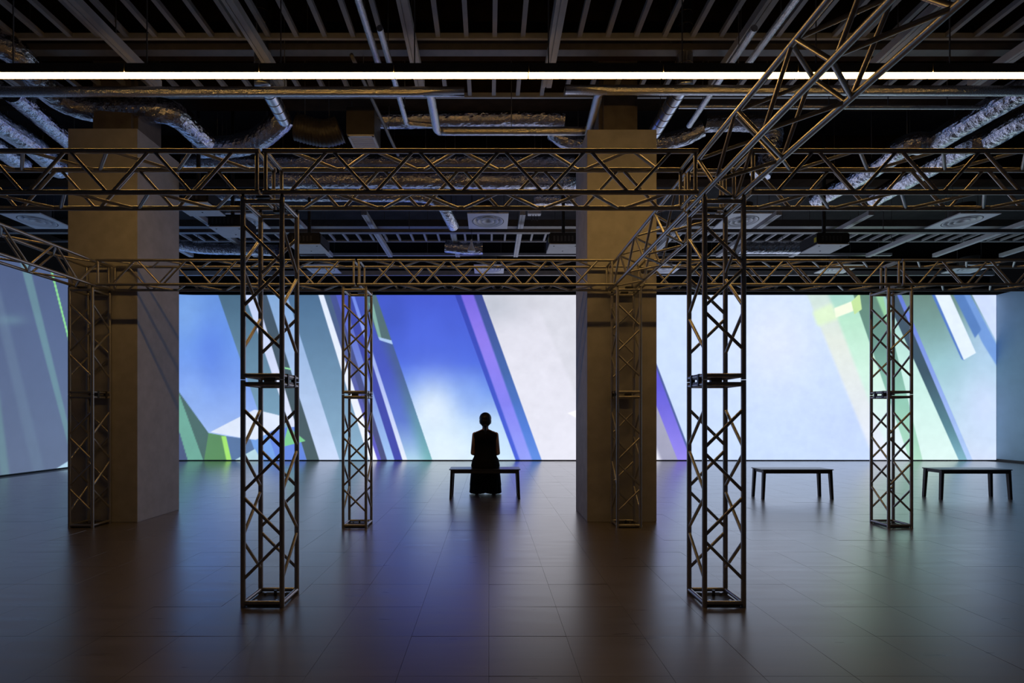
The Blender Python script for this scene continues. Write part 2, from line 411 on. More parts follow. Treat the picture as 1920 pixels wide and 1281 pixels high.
def screen_mesh():
    rc = 2.05; cxy = (XL + rc, BACK - rc)
    path = []
    y = 8.0
    while y < cxy[1] - 1e-6: path.append((XL, y)); y += 0.03
    na = 110
    for i in range(na): 
        a = math.pi - (math.pi/2)*i/na
        path.append((cxy[0] + rc*math.cos(a), cxy[1] + rc*math.sin(a)))
    x = cxy[0]
    while x < XR - 1e-6: path.append((x, BACK)); x += 0.0165
    path.append((XR, BACK))
    path = np.array(path); nu = len(path)
    zs = np.linspace(0.03, TOPZ, 240); nz = len(zs)
    X = np.repeat(path[:, 0], nz); Y = np.repeat(path[:, 1], nz); Z = np.tile(zs, nu)
    px = VX + X*F/Y; py = VY - (Z - H)*F/Y
    c = paint(px, py); cl = paint_left(px, py)
    w = sstep((px - 200)/60.0)[:, None]
    c = c*w + cl*(1-w)
    c = np.concatenate([srgb(c/255.0), np.ones((nu*nz, 1))], 1).astype(np.float32)
    me = bpy.data.meshes.new('wall_back')
    nf = (nu-1)*(nz-1)
    i = np.arange(nu-1)[:, None]*nz + np.arange(nz-1)[None, :]
    i = i.ravel()
    quads = np.stack([i, i+nz, i+nz+1, i+1], 1).astype(np.int32)
    # thickness: a back skin 12 cm behind
    nrm = np.zeros((nu, 2)); tg = np.gradient(path, axis=0); nrm[:, 0] = -tg[:, 1]; nrm[:, 1] = tg[:, 0]
    nrm /= np.linalg.norm(nrm, axis=1)[:, None]
    step = 12
    idx = [k for k in range(nu) if k % step == 0 or (path[k, 0] < cxy[0] and path[k, 1] > cxy[1] and k % 3 == 0)]; idx = idx if idx[-1] == nu-1 else idx + [nu-1]
    co = np.stack([X, Y, Z], 1)
    me.vertices.add(nu*nz); me.vertices.foreach_set('co', co.astype(np.float32).ravel())
    me.loops.add(nf*4); me.loops.foreach_set('vertex_index', quads.ravel())
    me.polygons.add(nf); me.polygons.foreach_set('loop_start', np.arange(0, nf*4, 4, dtype=np.int32))
    me.update(calc_edges=True)
    at = me.color_attributes.new('projection', 'FLOAT_COLOR', 'POINT')
    at.data.foreach_set('color', c.ravel())
    # backing board
    bm = bmesh.new(); rows = []
    for k in idx:
        p = path[k] + nrm[k]*0.03; q = path[k] + nrm[k]*0.15
        rows.append([bm.verts.new((p[0], p[1], 0.0)), bm.verts.new((p[0], p[1], TOPZ)), bm.verts.new((q[0], q[1], TOPZ)), bm.verts.new((q[0], q[1], 0.0))])
    for a, b in zip(rows[:-1], rows[1:]):
        for s in range(4): bm.faces.new((a[s], b[s], b[(s+1)%4], a[(s+1)%4]))
    bm.faces.new(rows[0]); bm.faces.new(rows[-1])
    board = mesh_from_bm('screen_backing', bm, M['wall_dark'])
    # skirting
    bm = bmesh.new(); rows = []
    for k in idx:
        p = path[k] - nrm[k]*0.006; q = path[k] + nrm[k]*0.003
        rows.append([bm.verts.new((p[0], p[1], 0.0)), bm.verts.new((p[0], p[1], 0.03)), bm.verts.new((q[0], q[1], 0.03)), bm.verts.new((q[0], q[1], 0.0))])
    for a, b in zip(rows[:-1], rows[1:]):
        for s in range(4): bm.faces.new((a[s], b[s], b[(s+1)%4], a[(s+1)%4]))
    return me, board, mesh_from_bm('baseboard_back', bm, M['trim'])
def screen_mat():
    m = bpy.data.materials.new('projected_picture'); m.use_nodes = True
    nt = m.node_tree; b = nt.nodes['Principled BSDF']
    b.inputs['Base Color'].default_value = (0.5, 0.5, 0.5, 1); b.inputs['Roughness'].default_value = 0.9
    b.inputs['Specular IOR Level'].default_value = 0.1
    at = nt.nodes.new('ShaderNodeAttribute'); at.attribute_name = 'projection'
    g = nt.nodes.new('ShaderNodeNewGeometry')
    n = nt.nodes.new('ShaderNodeTexNoise'); n.inputs['Scale'].default_value = 2.2; n.inputs['Detail'].default_value = 10; n.inputs['Roughness'].default_value = 0.78
    mr = nt.nodes.new('ShaderNodeMapRange'); mr.inputs['From Min'].default_value = 0.25; mr.inputs['From Max'].default_value = 0.75
    mr.inputs['To Min'].default_value = 0.89; mr.inputs['To Max'].default_value = 1.06
    nt.links.new(g.outputs['Position'], n.inputs['Vector']); nt.links.new(n.outputs['Fac'], mr.inputs['Value'])
    vm = nt.nodes.new('ShaderNodeVectorMath'); vm.operation = 'SCALE'
    nt.links.new(at.outputs['Color'], vm.inputs[0]); nt.links.new(mr.outputs[0], vm.inputs['Scale'])
    nt.links.new(vm.outputs[0], b.inputs['Emission Color'])
    b.inputs['Emission Strength'].default_value = SCREEN_L
    return m
sm, board, skirt = screen_mesh()
sm.materials.append(screen_mat())
wb = link('wall_back', sm); tag(wb, kind='structure'); wb['label'] = 'curved back wall covered by a projection of slanting blue, white and green planes'
link('backing_board', board, wb)
o = link('baseboard_back', skirt); tag(o, kind='structure')

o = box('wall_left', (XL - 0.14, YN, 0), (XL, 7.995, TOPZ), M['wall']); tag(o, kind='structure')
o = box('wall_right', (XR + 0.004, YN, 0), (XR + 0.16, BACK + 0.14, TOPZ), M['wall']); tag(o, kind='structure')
o['label'] = 'blue-grey side wall with projector spill in its tint at the right end of the projection'
o = box('baseboard_right', (XR - 0.012, YN, 0), (XR + 0.003, BACK - 0.01, 0.06), M['trim']); tag(o, kind='structure')
o = box('wall_far', (XL - 2.0, BACK + 2.2, 0), (XR + 2.0, BACK + 2.3, SLAB), M['wall_dark']); tag(o, kind='structure')
o = box('wall_near', (XL - 2.0, YN - 0.12, 0), (XR + 2.0, YN, SLAB), M['column_up']); tag(o, kind='structure')
ceil = box('ceiling', (XL - 2.0, YN - 0.12, SLAB), (XR + 2.0, BACK + 2.3, SLAB + 0.2), M['ceil_slab']); tag(ceil, kind='structure')
ceil['label'] = 'dark open ceiling slab with hung joists'

def cpart(o):                              # hang a piece on the ceiling object
    w = o.location.copy(); o.parent = ceil; o.location = w - ceil.location; return o

# joists: shared unit box stretched
ZJ = 5.33
def ubox(name, m):
    bm = bmesh.new(); add_box(bm, (-.5, -.5, -.5), (.5, .5, .5)); return mesh_from_bm(name, bm, m)
jm = ubox('joist', M['joist'])
def sbox(name, me, a, b, parent_ceil=True):
    a = Vector(a); b = Vector(b); o = link(name, me, None, (a+b)/2); o.scale = b - a
    return cpart(o) if parent_ceil else o
XJ = [0.06 + 0.303*k for k in range(-60, 60)]
for x in XJ:
    if abs(x) < 5.8: sbox('joist', jm, (x-.024, 3.2, ZJ), (x+.024, 5.40, ZJ+.05))
    if abs(x) < 6.9: sbox('joist', jm, (x-.024, 5.87, ZJ), (x+.024, 6.40, ZJ+.05))
    if -9.6 < x < 13.2: sbox('joist', jm, (x-.022, 10.62, ZJ), (x+.022, 11.72, ZJ+.045))
rm = ubox('runner', M['rail']); bmz = ubox('steel_beam', M['beam']); cm = ubox('conduit_run', M['conduit'])
def xrun(name, me, y0, y1, z0, z1, x0=-11.5, x1=15.5): return sbox(name, me, (x0, y0, z0), (x1, y1, z1))
xrun('runner', rm, 5.40, 5.43, ZJ-.01, ZJ+.05)
xrun('runner', rm, 6.40, 6.43, ZJ-.01, ZJ+.05)
xrun('runner', rm, 11.72, 11.75, ZJ-.01, ZJ+.03)
def ibeam(y0, y1, z0, z1):
    t = 0.02
    xrun('steel_beam', bmz, y0, y1, z0, z0+t)
    xrun('steel_beam', bmz, (y0+y1)/2-.01, (y0+y1)/2+.01, z0+t, z1)
ibeam(5.50, 5.86, 5.40, SLAB); ibeam(6.46, 6.82, 5.40, SLAB); ibeam(8.9, 9.2, 5.45, SLAB)
xrun('steel_beam', ubox('far_beam', M['conduit']), 10.45, 10.6, 5.20, 5.34)
xrun('conduit_run', cm, 5.50, 5.60, 5.27, 5.34)
xrun('conduit_run', cm, 10.05, 10.15, 4.93, 5.00)
sbox('conduit_run', ubox('pale_run', M['rail']), (-4.6, 12.25, 5.17), (9.8, 12.31, 5.23))
xrun('conduit_run', ubox('pale_run', M['rail']), 13.55, 13.62, 5.05, 5.17, -9.0, 13.6)
# thin hanger rods holding the low runs
for y, z, xs in ((10.1, 5.0, (-7, -4.5, -1.6, 1.5, 4.7, 7.9, 11)), (12.28, 5.23, (-4, -1.5, 1.6, 4.8, 8.2)), (13.58, 5.17, (-7.5, -3, 1.5, 6, 10.5)), (5.55, 5.34, (-6, -2, 2, 6))):
    for x in xs: cpart(tube('hanger_rod', (x, y, z), (x, y, SLAB), 0.006, M['conduit'], n=6))
# wide pale channels hung below the joists, running away from the viewer
def channel_mesh(L):
    w, h, t = 0.105, 0.085, 0.012
    prof = [(-w/2, 0), (-w/2+.034, 0), (-w/2+.034, .012), (-w/2+.046, .012), (-w/2+.046, 0), (w/2, 0), (w/2, h), (-w/2, h)]
    bm = bmesh.new()
    a = [bm.verts.new((x, 0, z)) for x, z in prof]; b = [bm.verts.new((x, L, z)) for x, z in prof]
    n = len(prof)
    for i in range(n): bm.faces.new((a[i], a[(i+1)%n], b[(i+1)%n], b[i]))
    bm.faces.new(a); bm.faces.new(b[::-1])
    return mesh_from_bm('ceiling_channel', bm, M['rail'])
chn, chf = channel_mesh(2.6), channel_mesh(2.55)
ZB = 5.08
for x in (-5.45, -3.85, -2.40, -0.80, 0.67, 2.60, 4.22, 5.6):
    cpart(link('ceiling_channel', chn, None, (x, 3.25, ZB)))
    for y in (3.9, 5.2): cpart(tube('hanger_rod', (x, y, ZB+.085), (x, y, SLAB), 0.006, M['conduit'], n=6))
for x in (-8.7, -7.15, -5.6, -3.8, -2.37, -0.75, 0.64, 2.3, 3.9, 5.5, 7.25, 9.1, 10.7, 12.3):
    cpart(link('ceiling_channel', chf, None, (x, 9.56, ZB)))
    for y in (9.9, 11.4): cpart(tube('hanger_rod', (x, y, ZB+.085), (x, y, SLAB), 0.006, M['conduit'], n=6))

# ------------------------------------------------------------------ columns
def column(x0, x1, y0, y1, label, ux0, ux1):
    c = empty('column', ((x0+x1)/2, (y0+y1)/2, 0), label, 'column', 'square columns')
    l = c.location
    box('cladding', (x0-l.x, y0-l.y, 0), (x1-l.x, y1-l.y, 4.71), M['column'], c, bevel=0.004)
    box('upper_shaft', (ux0-l.x, y0+.16-l.y, 4.71), (ux1-l.x, y1-.12-l.y, SLAB), M['column_up'], c, bevel=0.05)
column(-5.035, -4.205, 6.024, 6.84, 'square grey column beside the curved left part of the projection', -4.9, -4.34)
column(1.177, 2.01, 6.045, 6.83, 'square grey column right of the seated person', 1.36, 1.84)

# ------------------------------------------------------------------ trusses
s = 0.26; TR = 0.0165; BR = 0.0110
TW_T, TZ0, TZ1 = 2.735, 2.77, 3.045       # tower top, chord heights of the horizontal trusses
def zigzag(root, P0, P1, D, n, start, a0, a1, name='brace', gap=0.12):
    """n diagonals between the parallel lines P0 and P1 (points at a parameter along D from a0 to a1)"""
    st = (a1 - a0)/n
    for i in range(n):
        u0 = a0 + st*(i + gap/2); u1 = a0 + st*(i + 1 - gap/2)
        A, B = (P0, P1) if (i + start) % 2 == 0 else (P1, P0)
        tube(name, A + D*u0, B + D*u1, BR, M['alu'], root, 14)
def tower(xc, yc, label, fu, flo, plate_side=1, group='truss towers'):
    """xc, yc: centre of the tower"""
    t = empty('truss_tower', (xc, yc, 0), label, 'truss tower', group)
    hs = s/2
    cs = [Vector((-hs, -hs, 0)), Vector((hs, -hs, 0)), Vector((hs, hs, 0)), Vector((-hs, hs, 0))]
    up = Vector((0, 0, 1))
    bm = bmesh.new(); add_box(bm, (-hs+.012, -hs+.012, 0.001), (hs-.012, hs-.012, 0.011))
    bp = link('base_plate', mesh_from_bm('base_plate', bm, M['steel_dark']), t)
    for bx, by in ((-.07, -.07), (.07, -.07), (.07, .07), (-.07, .07)):
        tube('bolt', (bx, by, 0.011), (bx, by, 0.026), 0.009, M['bolt'], bp, 6)
    tube('bolt', (0.01, 0.05, 0.011), (0.01, 0.05, 0.05), 0.011, M['steel_dark'], bp, 6)
    for (z0, z1, n, st, e0, e1) in ((0.0, 1.515, 4, flo, .165, .175), (1.519, TW_T, 3, fu, .185, .17)):
        for c in cs: tube('upright', c + up*z0, c + up*z1, TR, M['alu'], t)
        for i in range(4):
            a, b = cs[i], cs[(i+1) % 4]
            for z in (z0 + 0.028, z1 - 0.026): tube('rung', a + up*z, b + up*z, 0.0145, M['alu'], t, 10)
            zigzag(t, a, b, -up, n, st, -(z1 - e1), -(z0 + e0))
    # coupler blocks at the joint: dark clamp on one side and in the far corner
    sx = plate_side
    for (y0, y1) in ((-.085, .085),):
        for z in (1.494, 1.545):
            box('coupler', (sx*(hs-.016), y0, z-.016), (sx*(hs+.012), y1, z+.016), M['steel_dark'], t, bevel=0.003)
        for y in (-.06, .06): box('coupler', (sx*(hs-.010), y-.014, 1.478), (sx*(hs+.018), y+.014, 1.562), M['steel_dark'], t, bevel=0.003)
    box('coupler', (-sx*.02, hs-.02, 1.485), (-sx*.10, hs+.014, 1.555), M['steel_dark'], t, bevel=0.003)
    box('coupler', (-.04, -hs-.010, TW_T-.004), (.05, -hs+.03, TW_T+.012), M['steel_dark'], t, bevel=0.003)
    box('coupler', (-.03, hs-.03, TW_T-.004), (.06, hs+.010, TW_T+.012), M['steel_dark'], t, bevel=0.003)
    for (cx, cy) in ((-hs, -hs), (hs, -hs), (hs, hs), (-hs, hs)):
        tube('spigot', (cx, cy, TW_T), (cx, cy, TZ0 - TR - .001), 0.011, M['steel_dark'], t, 8)
    return t
YN0, YF0 = 3.366, 5.735           # front chord planes of the near and the far row
def xpix(px, d): return (px - VX)*d/F
xNL = (xpix(455.8, YN0) + xpix(528.8, YN0))/2
xNR = (xpix(1321.2, YN0) + xpix(1394, YN0))/2
xA = (xpix(129.7, YF0) + xpix(174.2, YF0))/2
xB = (xpix(643, YF0) + xpix(686.5, YF0))/2
xCc = (xpix(1157.6, YF0) + xpix(1201, YF0))/2
xD = (xpix(1666, YF0) + xpix(1709.1, YF0))/2
tower(xNL, YN0 + s/2, 'nearest truss tower left of the seated person, dark against the blue projection', 0, 0, 1)
tower(xNR, YN0 + s/2, 'nearest truss tower on the right, in front of the bright white projection', 0, 1, -1)
tower(xA, YF0 + s/2, 'leftmost truss tower, standing against the left column', 0, 1, 1)
tower(xB, YF0 + s/2, 'small far truss tower between the near left tower and the seated person', 0, 1, 1)
tower(xCc, YF0 + s/2, 'truss tower standing right against the front of the right column', 0, 0, -1)
tower(xD, YF0 + s/2, 'rightmost truss tower, between the two empty benches', 0, 1, -1)

def truss(name_label, axis, u0, u1, v0, start=0, n=None, half=0.292, plan=0):
    """box truss along x ('x') or y ('y') from u0 to u1; v0 = lower value of the other plan coordinate (tube centre)"""
    t_org = Vector((u0, v0 + s/2, TZ0)) if axis == 'x' else Vector((v0 + s/2, u0, TZ0))
    t = empty('box_truss', t_org, name_label, 'truss', 'horizontal box trusses')
    D = Vector((1, 0, 0)) if axis == 'x' else Vector((0, 1, 0))
    Sd = Vector((0, 1, 0)) if axis == 'x' else Vector((1, 0, 0))
    up = Vector((0, 0, 1)); L = u1 - u0; hh = TZ1 - TZ0
    lo0, lo1 = -Sd*s/2, Sd*s/2
    hi0, hi1 = lo0 + up*hh, lo1 + up*hh
    for c in (lo0, lo1, hi0, hi1): tube('chord', c, c + D*L, TR, M['alu'], t)
    for u in (0.017, L - 0.017):
        tube('end_rung', lo0 + D*u, hi0 + D*u, 0.0125, M['alu'], t, 10); tube('end_rung', lo1 + D*u, hi1 + D*u, 0.0125, M['alu'], t, 10)
        tube('end_rung', lo0 + D*u, lo1 + D*u, 0.0125, M['alu'], t, 10); tube('end_rung', hi0 + D*u, hi1 + D*u, 0.0125, M['alu'], t, 10)
    n = n or max(3, round((L - 0.3)/half))
    e = 0.16
    zigzag(t, lo0, hi0, D, n, start, e, L - e)
    zigzag(t, lo1, hi1, D, n, start + 1, e, L - e)
    zigzag(t, hi0, hi1, D, n, plan, e, L - e)
    zigzag(t, lo0, lo1, D, n, plan + 1, e, L - e)
    return t
jN, jB, jD = xpix(490, YN0), xpix(668, YF0), xpix(1690, YF0)
dxl, dxr = xNR - s/2, xNR + s/2
g = 0.045
truss('near overhead truss running out of the frame to the left', 'x', jN - 2.86, jN - 0.012, YN0, 0)
truss('near overhead truss between the two nearest towers', 'x', jN + 0.012, dxl - g, YN0, 0, 9)
truss('near overhead truss running out of the frame to the right', 'x', dxr + g, dxr + g + 3.1, YN0, 0)
truss('far overhead truss in front of the left column', 'x', xA + s/2 + g, jB - 0.012, YF0, 0)
truss('far overhead truss above the seated person', 'x', jB + 0.012, xCc - s/2 - g, YF0, 0)
truss('far overhead truss from the right column to the rightmost tower', 'x', xCc + s/2 + g, jD - 0.012, YF0, 0)
truss('far overhead truss leaving the frame past the rightmost tower', 'x', jD + 0.012, jD + 3.1, YF0, 0)
truss('overhead truss linking the right column tower to the near right tower', 'y', YN0 + s + 0.05, YF0 + s, dxl, 1)
truss('overhead truss passing over the viewer from the near right tower', 'y', 0.55, YN0 + s + 0.026, dxl, 1)
truss('overhead truss coming towards the viewer from the leftmost tower', 'y', 3.0, YF0 + s, xA - s/2, 1)

# ------------------------------------------------------------------ linear lamps
BY, BZ, BW = 4.52, 4.335, 0.062
x_first = (238 - VX)*BY/F - 1.2
LABS = ['leftmost glowing linear lamp, cut by the left edge of the photo'] + ['%s from the left in the glowing overhead row' % w for w in
        ('second linear lamp', 'third linear lamp', 'fourth linear lamp', 'fifth linear lamp', 'sixth linear lamp')] + \
       ['seventh glowing linear lamp, crossed by the slanting near truss', 'rightmost glowing linear lamp, cut by the right edge of the photo']
for k in range(8):
    x0 = x_first + 1.2*k + 0.004; x1 = x0 + 1.192
    t = empty('linear_lamp', ((x0+x1)/2, BY, BZ), LABS[k], 'lamp', 'overhead row of linear lamps')
    hw = 0.596
    bm = bmesh.new()
    prof = [(-BW/2-.004, .0), (-BW/2-.004, .055), (-.03, .085), (.03, .085), (BW/2+.004, .055), (BW/2+.004, .0), (BW/2, 0), (BW/2, .012), (-BW/2, .012), (-BW/2, 0)]
    a = [bm.verts.new((-hw, y, z)) for y, z in prof]; b = [bm.verts.new((hw, y, z)) for y, z in prof]
    n = len(prof)
    for i in range(n): bm.faces.new((a[i], a[(i+1)%n], b[(i+1)%n], b[i]))
    bm.faces.new(a); bm.faces.new(b[::-1])
    link('housing', mesh_from_bm('housing', bm, M['housing']), t)
    box('diffuser', (-hw+.001, -.026, -.018), (hw-.001, .026, .011), M['bar'], t)
    for sx in (-hw+.004, hw-.004): box('end_cap', (sx-.003, -BW/2-.004, .013), (sx+.003, BW/2+.004, .05), M['housing'], t)
    if k % 1 == 0:
        tube('hanging_rod', (-.42, 0, .085), (-.42, 0, ZJ - BZ + .02), 0.006, M['conduit'], t, 6)

# ------------------------------------------------------------------ pipes and ducts
def duct(name, pts, r, m, label, cat, crinkle=0.05, step=0.035, n=20, group=None, ring=None, seed=1, bands=0):
    path = smooth_path(pts, step)
    o0 = path[0].copy()
    root = link(name, sweep_mesh(name, [p - o0 for p in path], r, m, n, crinkle, ring, seed, smooth=(crinkle < .015)), None, o0)
    tag(root, label, cat, group)
    rv = r if not callable(r) else r(.5)
    L = 0; last = 0; tot = sum((path[i+1]-path[i]).length for i in range(len(path)-1))
    marks = [tot*.2, tot*.75] if tot < 3 else [tot*k/5 for k in (.5, 1.5, 2.5, 3.5, 4.5)]
    for i in range(len(path)-1):
        L += (path[i+1]-path[i]).length
        if marks and L > marks[0]:
            marks.pop(0)
            top = path[i] - o0
            if path[i].z < SLAB - .1:
                tube('hanger_rod', top + Vector((0, 0, rv*.8)), Vector((top.x, top.y, SLAB - o0.z)), 0.005, M['conduit'], root, 6)
                d = (path[i+1]-path[i]).normalized()*0.014
    return root
ZP = 4.80
y1, y2 = 5.48, 6.24
xa, xb = (806-VX)*y1/F, (1104-VX)*y2/F
def rnd(pts, r=0.07):          # round the corners of a polyline a little
    out = [Vector(pts[0])]
    for i in range(1, len(pts)-1):
        p = Vector(pts[i]); a = (Vector(pts[i-1])-p).normalized(); b = (Vector(pts[i+1])-p).normalized()
        out += [p + a*r*2, p + a*r, p + (a+b)*r*0.25, p + b*r, p + b*r*2]
    return out + [Vector(pts[-1])]
duct('foil_pipe', rnd([(-8.5, y1, ZP), (xa, y1, ZP), (xa, y2, ZP), (xb, y2, ZP), (xb-.04, y1-.03, ZP), (9.0, y1-.03, ZP-.02)]), 0.05, M['foil_fine'],
     'long foil-wrapped pipe below the lamps, stepping back around the right column', 'pipe', crinkle=0.012, step=0.03, n=16, seed=3)
duct('foil_pipe', [(-1.16, 3.0, 4.97), (-1.16, 5.27, 4.97)], 0.035, M['foil_fine'], 'thin foil pipe above the lamps, left of centre', 'pipe', 0.03, 0.03, 12, seed=4)
duct('foil_pipe', rnd([(-1.03, 4.75, 4.93), (-1.03, 6.30, 4.93), (-0.66, 6.30, 4.90)]), 0.032, M['foil_fine'], 'thin foil pipe passing behind the lamps, left of centre', 'pipe', 0.03, 0.03, 12, seed=5)
duct('foil_pipe', [(2.72, 3.0, 4.97), (2.72, 5.30, 4.97)], 0.035, M['foil_fine'], 'thin foil pipe above the lamps, beside the slanting truss', 'pipe', 0.03, 0.03, 12, seed=6)
duct('foil_pipe', [(2.50, 4.75, 4.93), (2.52, 6.35, 4.93)], 0.035, M['foil_fine'], 'thin foil pipe passing behind the lamps, right of the right column', 'pipe', 0.03, 0.03, 12, seed=7)
duct('foil_pipe', [(2.32, 6.17, 5.06), (6.0, 6.17, 5.05)], 0.024, M['foil_fine'], 'thin horizontal foil pipe right of the right column', 'pipe', 0.02, 0.03, 10, seed=8)
duct('conduit_pipe', [(-1.42, 5.2, 5.0), (-1.30, 7.2, 5.0)], 0.022, M['conduit'], 'thin dark pipe beside the air grille', 'pipe', 0.0, 0.1, 8)
# spiral ducts
def spiral(pts, r, label):
    o = duct('spiral_duct', pts, r, M['spiral'], label, 'duct', 0.0, 0.02, 24)
    path = smooth_path(pts, 0.02); o0 = path[0]
    tot = (path[-1]-path[0]).length; d = (path[-1]-path[0]).normalized()
    k = 0.1
    while k < tot:
        tube('seam', d*(k-.004), d*(k+.004), r*1.035, M['conduit'], o, 24); k += 0.14
    return o
spiral([(-2.49, 5.62, 4.95), (-2.54, 6.26, 4.95)], 0.085, 'bright spiral duct above the near left tower')
spiral([(2.17, 5.68, 4.98), (2.16, 6.6, 4.98)], 0.085, 'spiral duct beside the top of the right column')
for x, y, z, lab in ((-2.485, 5.58, 4.95, 'upright spiral duct meeting the bright one above the near left tower'), (2.17, 5.64, 4.98, 'upright spiral duct beside the top of the right column')):
    spiral([(x, y-.05, z-.06), (x, y-.05, 6.28)], 0.085, lab)
# flexible sagging duct and its grille box
duct('flexible_duct', [P(556, 238, 6.46), P(576, 244, 6.48), P(605, 250, 6.5), P(622, 248, 6.5), P(638, 243, 6.5)], 0.155, M['flex'],
     'dark sagging flexible duct joining the air grille box', 'duct', 0.01, 0.012, 24, ring=lambda i: 1.0 if i % 3 else 1.07)
gb = empty('air_grille_box', P(681, 265, 6.6), 'dark air box with a pale slatted grille underneath', 'air vent')
gl = gb.location
box('box_body', (-.18, -.15, .012), (.18, .22, .36), M['housing'], gb, bevel=.004)
for a, b in (((-.17, -.14, -.01), (.17, -.115, .012)), ((-.17, .185, -.01), (.17, .21, .012)), ((-.17, -.14, -.01), (-.145, .21, .012)), ((.145, -.14, -.01), (.17, .21, .012))):
    box('grille_frame', a, b, M['white_plate'], gb)
for k in range(9): box('slat', (-.145, -.105+.033*k, -.004), (.145, -.088+.033*k, .010), M['white_plate'], gb)
for sx in (-.15, .15): tube('hanger_rod', (sx, 0, .36), (sx, 0, SLAB-gl.z), .006, M['conduit'], gb, 6)
# foil air ducts
FD = [
 ('wide crinkled foil duct bending over the left column', [PZ(-60, 62, 5.25), PZ(10, 85, 5.25), PZ(45, 115, 5.2), PZ(80, 160, 5.13), PZ(125, 190, 5.1), PZ(190, 206, 5.1), PZ(280, 205, 5.1), PZ(328, 215, 5.1), PZ(362, 243, 5.1), PZ(384, 263, 5.1)], .15),
 ('foil duct slanting down to the left column from the upper left', [PZ(20, 172, 5.18), PZ(60, 205, 5.18), PZ(95, 236, 5.18), PZ(132, 266, 5.18), PZ(170, 300, 5.18)], .125),
 ('blue-lit foil duct at the left edge of the photo', [PZ(-60, 190, 4.95), PZ(0, 232, 4.95), PZ(62, 274, 4.95), PZ(110, 316, 4.95)], .145),
 ('lower foil duct in the far left corner', [PZ(-90, 222, 4.95), PZ(-20, 262, 4.95), PZ(40, 305, 4.95)], .14),
 ('foil duct rising beside the spiral duct', [P(372, 276, 7.3), P(430, 275, 7.25), P(478, 264, 7.1), P(512, 240, 6.9), P(536, 216, 6.8)], .145),
 ('foil duct between the grille box and the right column', [P(700, 224, 6.95), P(760, 224, 7.0), P(860, 222, 7.0), P(980, 220, 7.0), P(1058, 222, 7.0)], .115),
 ('foil duct passing behind the right column', [P(1035, 246, 7.25), P(1064, 264, 7.25), P(1120, 274, 7.3), P(1230, 268, 7.3), P(1280, 258, 7.2), P(1318, 240, 7.1)], .115),
 ('dark foil duct with an elbow right of the right column', [P(1318, 228, 7.6), P(1380, 226, 7.6), P(1428, 230, 7.6), P(1448, 250, 7.6), P(1440, 290, 7.65), P(1425, 330, 7.7)], .15),
 ('long foil duct behind the near truss, upper one', [P(345, 302, 8.0), P(500, 302, 8.0), P(700, 301, 8.0), P(900, 301, 8.0), P(1076, 302, 8.0)], .10),
 ('long foil duct behind the near truss, thicker middle one', [P(505, 337, 8.25), P(700, 337, 8.25), P(900, 338, 8.25), P(1040, 338, 8.25), P(1085, 340, 8.4)], .135),
 ('long foil duct behind the near truss, lowest one with a bent end', [P(375, 364, 8.6), P(560, 366, 8.6), P(740, 367, 8.6), P(800, 370, 8.6), P(828, 384, 8.7), P(842, 408, 9.0), P(850, 424, 9.3)], .10),
 ('foil duct piece beside the top of the right column', [P(1000, 374, 8.7), P(1080, 374, 8.7)], .10),
 ('bright foil duct slanting down from the upper right corner', [PZ(1965, 142, 5.1), PZ(1920, 168, 5.1), PZ(1860, 202, 5.1), PZ(1790, 243, 5.1), PZ(1742, 270, 5.1), PZ(1716, 268, 5.1), PZ(1686, 279, 5.1), PZ(1663, 300, 5.1), PZ(1600, 337, 5.1), PZ(1530, 374, 5.1)], .145),
 ('foil duct at the right edge of the photo', [PZ(1990, 185, 5.1), PZ(1920, 222, 5.1), PZ(1850, 262, 5.1), PZ(1825, 268, 5.1), PZ(1773, 297, 5.1), PZ(1710, 332, 5.1), PZ(1640, 372, 5.1)], .145),
 ('small far foil duct left of the near left tower', [P(338, 460, 11.3), P(380, 466, 11.3), P(450, 468, 11.3), P(520, 470, 11.3)], .12),
 ('small far foil duct above the seated person', [P(835, 462, 11.2), P(870, 466, 11.2), P(905, 466, 11.2)], .13),
 ('small far foil duct behind the right projector', [P(1385, 465, 11.3), P(1440, 465, 11.3), P(1500, 465, 11.3)], .13),
]
for i, (lab, pts, r) in enumerate(FD):
    duct('foil_duct', pts, r, M['foil'], lab, 'duct', 0.030, 0.045, 24, 'foil air ducts', seed=20+i)

